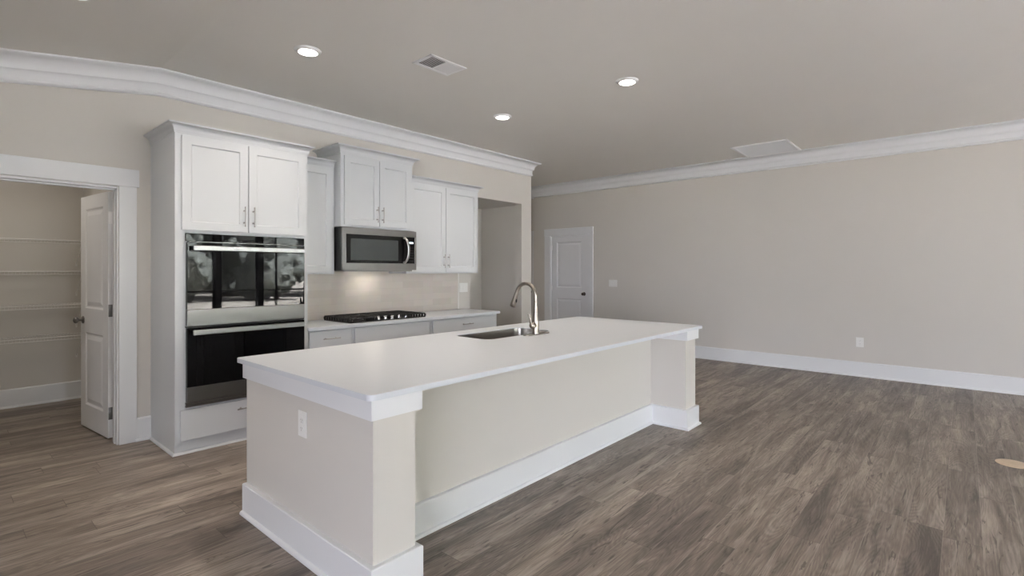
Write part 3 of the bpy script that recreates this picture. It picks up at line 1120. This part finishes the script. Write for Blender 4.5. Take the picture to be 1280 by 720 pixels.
# cabinets on the working side of the island
b = MB()
b.box(1.42, 4.35, 2.26, 3.06, 0.09, 0.11)
b.box(1.42, 4.35, 3.06, 3.08, 0.09, 0.12)
b.box(1.42, 4.35, 3.06, 3.08, 0.83, ZF)
for x in (1.42, 2.15, 2.60, 3.45, 4.05, 4.33):
    b.box(x, x + 0.02, 2.26, 3.08, 0.09, ZF)
b.box(1.42, 4.35, 3.00, 3.015, 0, 0.09)
b.build('cabinet_frame', M['cabinet'], t)
for x0, x1 in ((1.445, 1.79), (1.795, 2.145), (2.61, 3.02), (3.025, 3.44), (3.475, 4.045)):
    o = MB()
    o.panel(x1 - x0, 0.72, 0.02, [(0.06, x1 - x0 - 0.06, 0.06, 0.66)], depth=0.01, slope=0.005)
    for v in o.bm.verts:
        v.co = Vector((x0 + v.co.x, 3.10 - v.co.y, 0.105 + v.co.z))
    dd = o.build('door', M['cabinet'], t, bevel=0.0015)
    h = MB()
    hx = x1 - 0.035
    h.cyl((hx, 3.13, 0.64), (hx, 3.13, 0.78), 0.005, seg=12)
    h.cyl((hx, 3.10, 0.66), (hx, 3.13, 0.66), 0.004, seg=12)
    h.cyl((hx, 3.10, 0.76), (hx, 3.13, 0.76), 0.004, seg=12)
    h.build('handle', M['pull'], dd, smooth=True)
t = thing('dishwasher', 'stainless steel dishwasher under the working side of the island worktop', 'dishwasher', (2.375, 2.8, 0.12))
MB().box(2.175, 2.595, 2.5, 3.055, 0.125, 0.82).build('housing', M['steel_dark'], t)
dd = MB().box(2.178, 2.592, 3.055, 3.10, 0.125, 0.82, 0.004).build('door', M['steel'], t)
MB().cyl((2.20, 3.14, 0.76), (2.57, 3.14, 0.76), 0.010).cyl((2.22, 3.10, 0.76), (2.22, 3.14, 0.76), 0.007).cyl((2.55, 3.10, 0.76), (2.55, 3.14, 0.76), 0.007).build('handle', M['handle_steel'], dd, smooth=True)

SX0, SX1, SY0, SY1, SR = 2.645, 3.405, 2.555, 2.930, 0.075
wt = MB().poly_prism(rrect(1.158, 4.628, 1.772, 3.122, 0.03), ZF, HI, holes=[rrect(SX0, SX1, SY0, SY1, SR, 10)[::-1]])
wt.build('worktop', M['quartz'], label='large white quartz worktop overhanging the beige island, with sink cutout', cat='worktop', bevel=0.006)

# sink
b = MB()
bm = b.bm
loops = [(-0.0006, HI - 0.006, SR), (-0.003, ZF - 0.0005, SR), (-0.006, ZF - 0.15, SR - 0.004), (-0.020, ZF - 0.185, SR - 0.016), (-0.05, ZF - 0.2, SR - 0.03)]
prev = None
for g, z, r in loops:
    ring = [bm.verts.new((x, y, z)) for x, y in rrect(SX0 - g, SX1 + g, SY0 - g, SY1 + g, max(r + g * 0.5, 0.01), 10)]
    if prev:
        n = len(ring)
        for k in range(n):
            bm.faces.new((prev[k], prev[(k + 1) % n], ring[(k + 1) % n], ring[k]))
    prev = ring
bm.faces.new(prev)
sk = thing('sink', 'stainless steel undermount sink set into the island worktop', 'sink', ((SX0 + SX1) / 2, (SY0 + SY1) / 2, ZF - 0.2))
s = b.build('basin', M['basin'], sk, smooth=True)
MB().lathe([(0, 0), (0.045, 0), (0.045, 0.003), (0.035, 0.004), (0.030, 0.001), (0, 0.001)], ((SX0 + SX1) / 2, 2.74, ZF - 0.1995), seg=24).build('drain', M['steel_dark'], sk, smooth=True)

# faucet
FX, FY = 3.12, 2.503
t = thing('faucet', 'brushed nickel gooseneck pull-down faucet standing beside the sink', 'faucet', (FX, FY, HI))
MB().poly_prism(rrect(FX - 0.135, FX + 0.155, FY - 0.030, FY + 0.030, 0.029, 8), HI + 0.0003, HI + 0.006).build('deck_plate', M['nickel'], t, bevel=0.002)
b = MB()
b.lathe([(0, 0.006), (0.028, 0.006), (0.028, 0.010), (0.0265, 0.016), (0.0265, 0.085), (0.0255, 0.11), (0.0225, 0.14), (0.0185, 0.18), (0.0155, 0.225), (0, 0.227)], (FX, FY, HI))
pts = [(FX, FY, HI + 0.205), (FX, FY, HI + 0.26)]
R, CZ = 0.098, HI + 0.295
for k in range(0, 15):
    a = PI - k / 14 * (PI * 0.93)
    pts.append((FX, FY + R + R * math.cos(a), CZ + R * math.sin(a)))
last, pl = Vector(pts[-1]), Vector(pts[-2])
dr = (last - pl).normalized()
b.tube(pts, 0.0150, 18)
b.build('spout', M['nickel'], t, smooth=True)
b = MB()
dr = Vector((0, 0.42, -1)).normalized()
p0 = last
b.tube([p0 - dr * 0.004, p0, p0 + dr * 0.012, p0 + dr * 0.05, p0 + dr * 0.085, p0 + dr * 0.112, p0 + dr * 0.118], [0.0150, 0.0165, 0.0170, 0.0195, 0.0240, 0.0260, 0.0235], 20)
sh = b.build('spray_head', M['nickel'], t, smooth=True)
q = p0 + dr * 0.06
MB().sphere((q.x, q.y - 0.0185, q.z - 0.004), 0.011, 0.8, 0.5, 1.9, 14).build('spray_button', M['black'], sh, smooth=True)
b = MB()
b.cyl((FX, FY, HI + 0.068), (FX - 0.030, FY, HI + 0.072), 0.022, seg=24)
b.sphere((FX - 0.036, FY, HI + 0.072), 0.0275)
hp = [(FX - 0.040, FY + 0.002, HI + 0.078), (FX - 0.052, FY + 0.006, HI + 0.098), (FX - 0.056, FY + 0.009, HI + 0.122), (FX - 0.060, FY + 0.012, HI + 0.145), (FX - 0.068, FY + 0.016, HI + 0.165)]
b.tube(hp, [0.013, 0.011, 0.009, 0.0078, 0.006], 14)
b.build('lever', M['nickel'], t, smooth=True)


# ------------------------------------------------------------------ switches and outlets
def rot_plate(mb, org, nrm):
    """geometry is made in (u, out, z) around 0; turn to stand on a wall with outward normal nrm"""
    a = {'-y': 0, '-x': -PI / 2, '+x': PI / 2}[nrm]
    mb.bm.transform(Matrix.Translation(org) @ Matrix.Rotation(a, 4, 'Z'))
    return mb


def plate(label, cat, name, org, nrm, w, h, kind):
    t = thing(name, label, cat, org)
    rot_plate(MB().box(-w / 2, w / 2, -0.006, -0.0003, -h / 2, h / 2, 0.0025), org, nrm).build('cover_plate', M['plate'], t)
    if kind == 'outlet':
        for s in (-1, 1):
            o = rot_plate(MB().cyl((0, -0.009, s * 0.020), (0, -0.005, s * 0.020), 0.0165, seg=24), org, nrm).build('socket', M['plate'], t)
            m_ = MB()
            m_.box(-0.0075, -0.0055, -0.0096, -0.0088, s * 0.020 - 0.002, s * 0.020 + 0.006)
            m_.box(0.0055, 0.0075, -0.0096, -0.0088, s * 0.020 - 0.002, s * 0.020 + 0.006)
            m_.cyl((0, -0.0096, s * 0.020 - 0.008), (0, -0.0088, s * 0.020 - 0.008), 0.0022, seg=10)
            rot_plate(m_, org, nrm).build('slots', M['slot'], o)
        rot_plate(MB().cyl((0, -0.0075, 0), (0, -0.005, 0), 0.003, seg=12), org, nrm).build('screw', M['plate'], t)
    else:
        n = kind
        for k in range(n):
            u = (k - (n - 1) / 2) * 0.046
            rot_plate(MB().box(u - 0.0165, u + 0.0165, -0.0095, -0.005, -0.033, 0.033, 0.002), org, nrm).build('rocker', M['plate'], t)
    return t


plate('white double electrical outlet on the near end panel of the island', 'outlet', 'wall_outlet', (1.205, 2.415, 0.636), '-x', 0.082, 0.125, 'outlet')
plate('small white electrical outlet low on the long right-hand wall', 'outlet', 'wall_outlet', (XR, 1.022, 0.445), '-x', 0.085, 0.125, 'outlet')
plate('white light switch plate on wall to the right of the closed door', 'light switch', 'light_switch', (XR, 4.670, 1.150), '-x', 0.165, 0.122, 3)
plate('white light switch plate beside the backsplash, above the counter end', 'light switch', 'light_switch', (4.728, YK, 1.152), '-y', 0.150, 0.122, 3)

# floor outlet cover
t = thing('floor_outlet_cover', 'round tan floor outlet cover set in the wood plank floor', 'floor outlet', (5.12, -0.26, 0))
MB().lathe([(0, 0), (0.095, 0), (0.094, 0.003), (0.088, 0.005), (0, 0.005)], (5.12, -0.26, 0.0003), seg=40).build('cover_plate', M['cover'], t, smooth=True)
MB().lathe([(0.052, 0), (0.060, 0), (0.060, 0.0012), (0.052, 0.0012), (0.052, 0)], (5.12, -0.26, 0.0051), seg=40).build('lid_ring', M['cover'], t, smooth=True)


# ------------------------------------------------------------------ ceiling fittings
def ceiling_lamp(label, x, y, z, tilt=0.0, watts=LAMP_W, group='recessed ceiling lights'):
    t = thing('ceiling_light', label, 'ceiling light', (x, y, z), group=group)
    MB().lathe([(0.070, -0.016), (0.078, -0.014), (0.096, -0.004), (0.098, 0.0), (0.070, 0.0), (0.070, -0.016)], (0, 0, 0), seg=48).build('trim_ring', M['vent'], t, local=True, smooth=True)
    MB().lathe([(0, -0.020), (0.045, -0.0195), (0.066, -0.017), (0.0705, -0.012), (0.0705, -0.003), (0, -0.003)], (0, 0, 0), seg=48).build('lens', M['lens'], t, local=True, smooth=True)
    ld = bpy.data.lights.new('lamp', 'AREA')
    ld.shape = 'DISK'; ld.size = 0.13; ld.spread = math.radians(125); ld.energy = watts; ld.color = (1.0, 0.88, 0.76)
    lo = bpy.data.objects.new('lamp', ld)
    C.objects.link(lo)
    lo.parent = t
    lo.location = (0, 0, -0.024)
    t.rotation_euler = (0, tilt, 0)
    return t


def lamp_copy(src, label, x, y, z, tilt=0.0):
    c = copy_tree(src)
    c.location = (x, y, z)
    c.rotation_euler = (0, tilt, 0)
    c['label'] = label
    return c


l0 = ceiling_lamp('round lit ceiling light above the oven tower, left of the rectangular vent', 1.885, 3.705, ZC)
lamp_copy(l0, 'round lit ceiling light beyond the rectangular vent, nearest the kitchen wall crown end', 4.075, 3.725, ZC)
lamp_copy(l0, 'round lit ceiling light over the island\'s far end, right of the rectangular vent', 4.030, 2.210, ZC)
xs_ = 0.54
lamp_copy(l0, 'ceiling light on the sloped ceiling above the pantry door, cut by the photo\'s top edge', xs_, 3.70, zc(xs_), -math.atan(SL))
lamp_copy(l0, 'ceiling light over the island\'s near end, just above the photo\'s top edge', 1.885, 2.210, ZC)

# supply vent: a dark louvred half and a pale louvred half
VX0, VX1, VY0, VY1 = 2.535, 2.905, 3.050, 3.290
t = thing('ceiling_vent', 'small rectangular two-way ceiling vent between the round lights', 'ceiling vent', ((VX0 + VX1) / 2, (VY0 + VY1) / 2, ZC))
b = MB()
bd = 0.028
b.box(VX0, VX1, VY0, VY0 + bd, ZC - 0.008, ZC, 0.002)
b.box(VX0, VX1, VY1 - bd, VY1, ZC - 0.008, ZC, 0.002)
b.box(VX0, VX0 + bd, VY0, VY1, ZC - 0.008, ZC, 0.002)
b.box(VX1 - bd, VX1, VY0, VY1, ZC - 0.008, ZC, 0.002)
vm = (VX0 + VX1) / 2
b.box(vm - 0.005, vm + 0.005, VY0 + bd, VY1 - bd, ZC - 0.006, ZC)
b.build('frame', M['vent'], t)
MB().box(VX0 + 0.01, VX1 - 0.01, VY0 + 0.01, VY1 - 0.01, ZC - 0.0012, ZC - 0.0002).build('duct', M['vent_in'], t)  # flat dark sheet, its colour stands for the shade inside the duct
for x0, x1, lean, lb in ((VX0 + bd, vm - 0.005, 1, 'louvres showing the dark sheet between them'), (vm + 0.005, VX1 - bd, -1, 'pale closed-looking louvres')):
    b = MB()
    n = 9
    for k in range(n):
        xx = x0 + (k + 0.5) / n * (x1 - x0)
        w_ = 0.0075
        vs = [(xx - w_ * 0.9 * lean, ZC - 0.0075), (xx - w_ * 0.9 * lean, ZC - 0.0065), (xx + w_ * 0.9 * lean, ZC - 0.0015), (xx + w_ * 0.9 * lean, ZC - 0.0025)]
        r0 = [b.bm.verts.new((a, VY0 + bd, c)) for a, c in vs]
        r1 = [b.bm.verts.new((a, VY1 - bd, c)) for a, c in vs]
        for i in range(4):
            b.bm.faces.new((r0[i], r0[(i + 1) % 4], r1[(i + 1) % 4], r1[i]))
        b.bm.faces.new(r0); b.bm.faces.new(r1)
    b.build('louvres', M['vent'], t, label=lb)

# return grille by the right wall
GX0, GX1, GY0, GY1 = 7.13, 7.893, 1.675, 2.370
t = thing('return_air_grille', 'large square white ceiling grille against the right wall crown moulding', 'ceiling vent', ((GX0 + GX1) / 2, (GY0 + GY1) / 2, ZC))
b = MB()
bd = 0.03
b.box(GX0, GX1, GY0, GY0 + bd, ZC - 0.014, ZC, 0.003)
b.box(GX0, GX1, GY1 - bd, GY1, ZC - 0.014, ZC, 0.003)
b.box(GX0, GX0 + bd, GY0, GY1, ZC - 0.014, ZC, 0.003)
b.box(GX1 - bd, GX1, GY0, GY1, ZC - 0.014, ZC, 0.003)
b.build('frame', M['vent'], t)
b = MB()
n = 46
for k in range(n):
    xx = GX0 + bd + (k + 0.5) / n * (GX1 - GX0 - 2 * bd)
    vs = [(xx + 0.0065, ZC - 0.011), (xx + 0.0065, ZC - 0.010), (xx - 0.0065, ZC - 0.003), (xx - 0.0065, ZC - 0.004)]
    r0 = [b.bm.verts.new((a, GY0 + bd, c)) for a, c in vs]
    r1 = [b.bm.verts.new((a, GY1 - bd, c)) for a, c in vs]
    for i in range(4):
        b.bm.faces.new((r0[i], r0[(i + 1) % 4], r1[(i + 1) % 4], r1[i]))
    b.bm.faces.new(r0); b.bm.faces.new(r1)
b.build('louvres', M['trim'], t)

lamp_copy(l0, 'added unseen ceiling lamp brightening the hall beyond the kitchen wall', 7.05, 7.75, ZC)  # unseen lamp added to brighten the wall around the closed door
# ------------------------------------------------------------------ pantry shelves and light
def wire_shelf(z):
    t = thing('wire_shelf', '', 'shelf', (0.12, 7.2, z), group=None)
    x0, x1 = -0.845 - 0.12, 1.110 - 0.12
    b = MB()
    r = 0.0028
    for y in (-0.012, -0.15, -0.298):
        b.cyl((x0, y, 0), (x1, y, 0), r, seg=8)
    n = 76
    for k in range(n):
        x = x0 + 0.01 + k / (n - 1) * (x1 - x0 - 0.02)
        b.tube([(x, -0.005, 0.003), (x, -0.29, 0.003), (x, -0.303, -0.004), (x, -0.303, -0.030)], 0.0014, 5)
    b.build('wire_deck', M['wire'], t, local=True)
    MB().cyl((x0, -0.303, -0.003), (x1, -0.303, -0.003), 0.0036, seg=10).cyl((x0, -0.303, -0.032), (x1, -0.303, -0.032), 0.0036, seg=10).build('front_rail', M['wire'], t, local=True, smooth=True)
    for x in (-0.75, -0.08, 0.935):
        b = MB()
        b.cyl((x, -0.300, -0.030), (x, -0.006, -0.24), 0.0040, seg=8)
        b.box(x - 0.008, x + 0.008, -0.008, -0.0005, -0.265, -0.225, 0.001)
        b.build('brace', M['wire'], t, local=True)
    return t


s0 = wire_shelf(1.690)
names = ['white wire pantry shelf, topmost of four on the back wall', 'white wire pantry shelf, second from the top, near eye level',
         'white wire pantry shelf, third from the top, just above door knob height', 'white wire pantry shelf, lowest of the four, above pantry baseboard']
s0['label'] = names[0]
s0['group'] = 'wire shelves on the pantry back wall'
for z, nm in zip((1.372, 1.030, 0.708), names[1:]):
    s = copy_tree(s0)
    s.location.z = z
    s['label'] = nm
t = thing('ceiling_light', 'small round ceiling light inside the pantry above its shelves', 'ceiling light', (0.1, 6.0, 2.75))
MB().lathe([(0, -0.03), (0.09, -0.028), (0.11, -0.015), (0.115, 0), (0, 0)], (0, 0, 0), seg=40).build('lens', M['lens'], t, local=True, smooth=True)
ld = bpy.data.lights.new('lamp', 'AREA')
ld.shape = 'DISK'; ld.size = 0.2; ld.energy = 3.6; ld.color = (1.0, 0.90, 0.78)
lo = bpy.data.objects.new('lamp', ld)
C.objects.link(lo); lo.parent = t; lo.location = (0, 0, -0.035)

# ------------------------------------------------------------------ outdoors: view mirrored in the oven glass, and the added patio
rnd = random.Random(4)
struct(MB().box(-12, 16, -12.5, YF - 0.16, -0.25, -0.12), 'patio_reflector', M['concrete'])  # pale slab added to bounce sunlight up onto the ceiling
struct(MB().box(-12, XL - 0.16, YF - 0.16, 9, -0.25, -0.12), 'patio_reflector', M['concrete'])  # second added slab, bounces light in through the left windows
g = MB()
g.box(-60, 60, -70, 40, -0.45, -0.26)
g.build('ground_outside', M['ground'], kind='structure')
for i in range(21):
    x = -8 + (i % 7) * 5.2 + (0, -0.8, -0.3)[i // 7]
    y = -20 - (i // 7) * 5.2
    h = rnd.uniform(8.5, 10)
    t = thing('tree', 'leafy green tree outside behind the windows, mirrored in oven glass', 'tree', (x, y, -0.25), group='trees outside the windows')
    MB().tube([(x, y, -0.25), (x + 0.05, y, h * 0.3), (x - 0.1, y, h * 0.6)], [0.16, 0.12, 0.07], 10).build('trunk', M['bark'], t, smooth=True)
    b = MB()
    for k in range(26):
        r = rnd.uniform(0.6, 1.15)
        a = rnd.uniform(0, 2 * PI)
        d = rnd.uniform(0.3, 1.35)
        tb = bmesh.new()
        bmesh.ops.create_icosphere(tb, subdivisions=3, radius=r)
        for v in tb.verts:
            v.co *= 1 + 0.25 * math.sin(v.co.x * 9 + k) * math.sin(v.co.y * 8 + i) * math.sin(v.co.z * 10) + rnd.uniform(-0.10, 0.10)
        b._merge(tb, Matrix.Translation((x + d * math.cos(a), y + d * math.sin(a), h * (0.08 + 0.85 * k / 25))))
    b.build('crown', M['leaf'], t)
